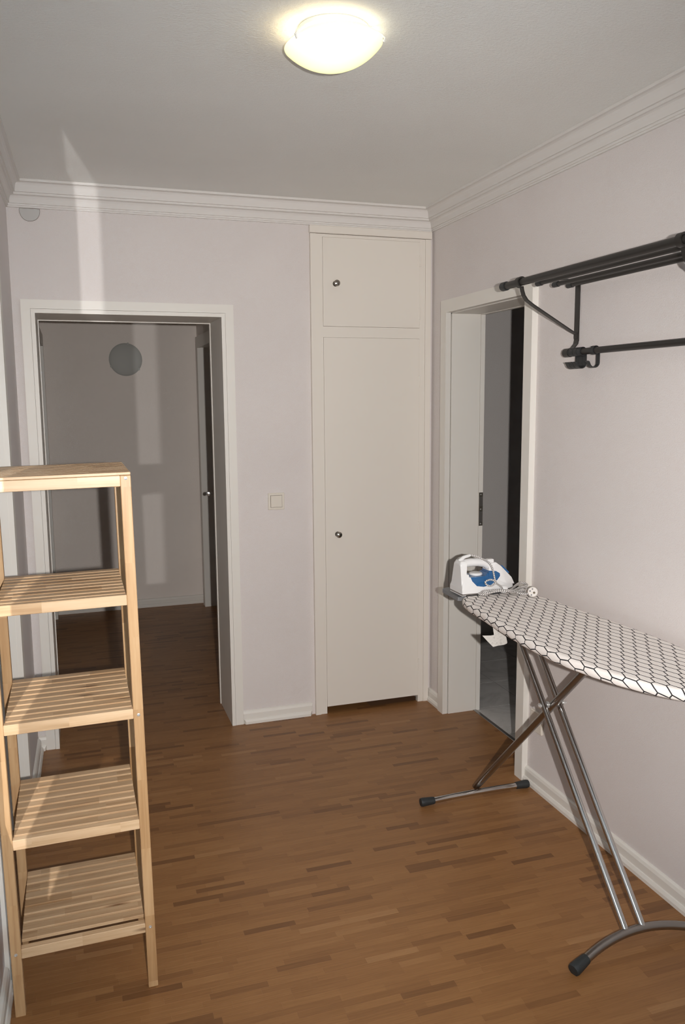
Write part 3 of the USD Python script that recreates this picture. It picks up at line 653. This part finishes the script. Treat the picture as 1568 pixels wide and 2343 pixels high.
tankcut = to_m(hull([(x_, y_, z_) for y_ in (-.08, .08) for x_, z_ in ((.038, .076), (.046, .052), (.062, .034), (.090, .029), (.125, .033), (.158, .047), (.172, .060), (.172, .070), (.155, .080), (.118, .085))]))
tank = (to_m(low) + to_m(front)) ^ tankcut
tank = tank - hole
body = body - tankcut
bm = of_m(body.refine_to_length(.008)); tm = of_m(tank.refine_to_length(.008))
obj('body', bm, 'white_plastic', ir, smooth=38); obj('water_tank', tm, 'tank_blue', ir, smooth=38)
obj('dial', move(lathe([(0, 0), (.021, 0), (.025, .003), (.025, .008), (.022, .011), (0, .0115)], 32), (.082, 0, .0645)), 'white_plastic', ir, smooth=35)
obj('steam_button', cbox(.128, .154, -.011, .011, .108, .124, .003), 'white_plastic', ir)
obj('spray_nozzle', hull([(.188, -.006, .092), (.188, .006, .092), (.218, -.005, .063), (.218, .005, .063), (.190, -.006, .088), (.190, .006, .088), (.192, -.005, .096), (.192, .005, .096), (.224, -.004, .066), (.224, .004, .066)]), 'tank_blue', ir)
g0 = np.array([.012, 0, .122]); g1 = np.array((0.0568, 0, 0.1431))
obj('cord_guard', tube([g0, g0*.5+g1*.5+np.array([-.004, 0, .004]), g1], [.0085, .0065, .005], 14), 'white_plastic', ir, smooth=40)
def cordmesh(pts, r=.0033):
    p = np.asarray(pts, float); k = len(p)
    tck_, _ = splprep(p.T, s=0, k=3); n = max(40, int(np.linalg.norm(np.diff(p, axis=0), axis=1).sum()/.004))
    q = np.stack(splev(np.linspace(0, 1, n), tck_), 1)
    m = tube(q, r, 9, cap=False); arc_ = np.r_[0, np.cumsum(np.linalg.norm(np.diff(q, axis=0), axis=1))]
    uv = np.column_stack([np.repeat(arc_/.0115, 9), np.tile(np.arange(9)/9.0, n)])
    return m, uv
# the cord: from the guard down the near side, then four flat loops on the board, then the plug (metres from the iron's heel)
pts = [(0.0568, 0, 0.1431), (0.0765, -0.01, 0.1403), (0.1013, -0.03, 0.1276), (0.1107, -0.062, 0.1151), (0.1222, -0.062, 0.091), (0.1255, -0.066, 0.0676), (0.131, -0.07, 0.0467), (0.1488, -0.0648, 0.0335), (0.1735, -0.0529, 0.0155), (0.256, 0.002, 0.0075), (0.3029, 0.0192, 0.0095), (0.3034, -0.0011, 0.0055), (0.2767, -0.0151, 0.0035), (0.197, -0.0588, 0.0095), (0.166, -0.0558, 0.0135), (0.1349, -0.0263, 0.0095), (0.11, -0.0064, 0.0055), (0.0923, -0.0177, 0.0035), (0.0996, -0.0373, 0.0035), (0.1275, -0.0509, 0.0075), (0.1591, -0.0839, 0.0155), (0.2205, -0.0594, 0.0115), (0.266, -0.0431, 0.0135), (0.2655, -0.062, 0.0095), (0.241, -0.0757, 0.0075), (0.1867, -0.0767, 0.0135), (0.1553, -0.0747, 0.0175), (0.124, -0.0464, 0.0135), (0.0878, -0.0429, 0.0095), (0.0704, -0.0539, 0.0075), (0.0777, -0.073, 0.0075), (0.1177, -0.0688, 0.0115), (0.1506, -0.0988, 0.0195), (0.2429, -0.0203, 0.0175), (0.2895, -0.0031, 0.0195), (0.2924, -0.0242, 0.0155), (0.2635, -0.0372, 0.0135), (0.1722, -0.102, 0.0195), (0.1405, -0.1012, 0.0235), (0.109, -0.074, 0.0195), (0.0895, -0.056, 0.0155), (0.0722, -0.0669, 0.0135), (0.0794, -0.0861, 0.0135), (0.1039, -0.094, 0.0175), (0.138, -0.1211, 0.0255), (0.1996, -0.0955, 0.0105), (0.2443, -0.08, 0.0125), (0.2404, -0.0968, 0.0085), (0.22, -0.1113, 0.0065), (0.1855, -0.079, 0.0125), (0.153, -0.079, 0.0165), (0.1206, -0.0527, 0.0125), (0.0831, -0.0463, 0.0085), (0.0658, -0.0572, 0.0065), (0.0731, -0.0763, 0.0065), (0.1165, -0.071, 0.0105), (0.1527, -0.0951, 0.0185), (0.2063, -0.079, 0.0065), (0.2186, -0.1137, 0.0045), (0.2361, -0.124, 0.0075), (0.2339, -0.1445, 0.0155)]
cm, cuv = cordmesh(pts)
crd = obj('power_cord', cm, 'cord_fabric', ir, smooth=True, uv=cuv)
l2, uv2 = cordmesh([(0.1299, -0.072, 0.0472), (0.1144, -0.074, 0.0382), (0.0929, -0.076, 0.0404), (0.0837, -0.074, 0.0513), (0.0962, -0.072, 0.0586), (0.119, -0.073, 0.0563), (0.1267, -0.075, 0.0494)])
obj('cord_loop', l2, 'cord_fabric', crd, smooth=True, uv=uv2)
tie = (0.1706, -0.058, 0.0155)
obj('cord_tie', facing(lathe([(.013, -.010), (.0145, -.006), (.0145, .006), (.013, .010), (.011, .010), (.011, -.010), (.013, -.010)], 20), tie, (1, .1, 0)), 'white_plastic', crd, smooth=30)
pp, vd = np.array((0.2427, -0.1468, 0.0195)), np.array((-0.6168, -0.778, 0.1195))
pg_ = obj('plug', facing(lathe([(0, .010), (.0165, .010), (.0185, .008), (.0188, -.012), (.012, -.026), (.006, -.036), (0, -.036)], 32), pp, vd), 'plug_white', crd, smooth=32)
ux = np.cross([0, 0, 1.0], vd); ux /= np.linalg.norm(ux); uz = np.cross(vd, ux)
for a_, b_, r_ in ((-.0095, .003, .0032), (.0055, -.002, .0042), (-.001, .011, .0028), (-.004, -.011, .0028)):
    obj('plug_hole', facing(lathe([(0, 0), (r_, 0), (r_, .0012), (0, .0013)], 14), pp + ux*a_ + uz*b_ + vd*.0098, vd), 'plug_hole' if r_ > .004 else 'rest_grey', crd)
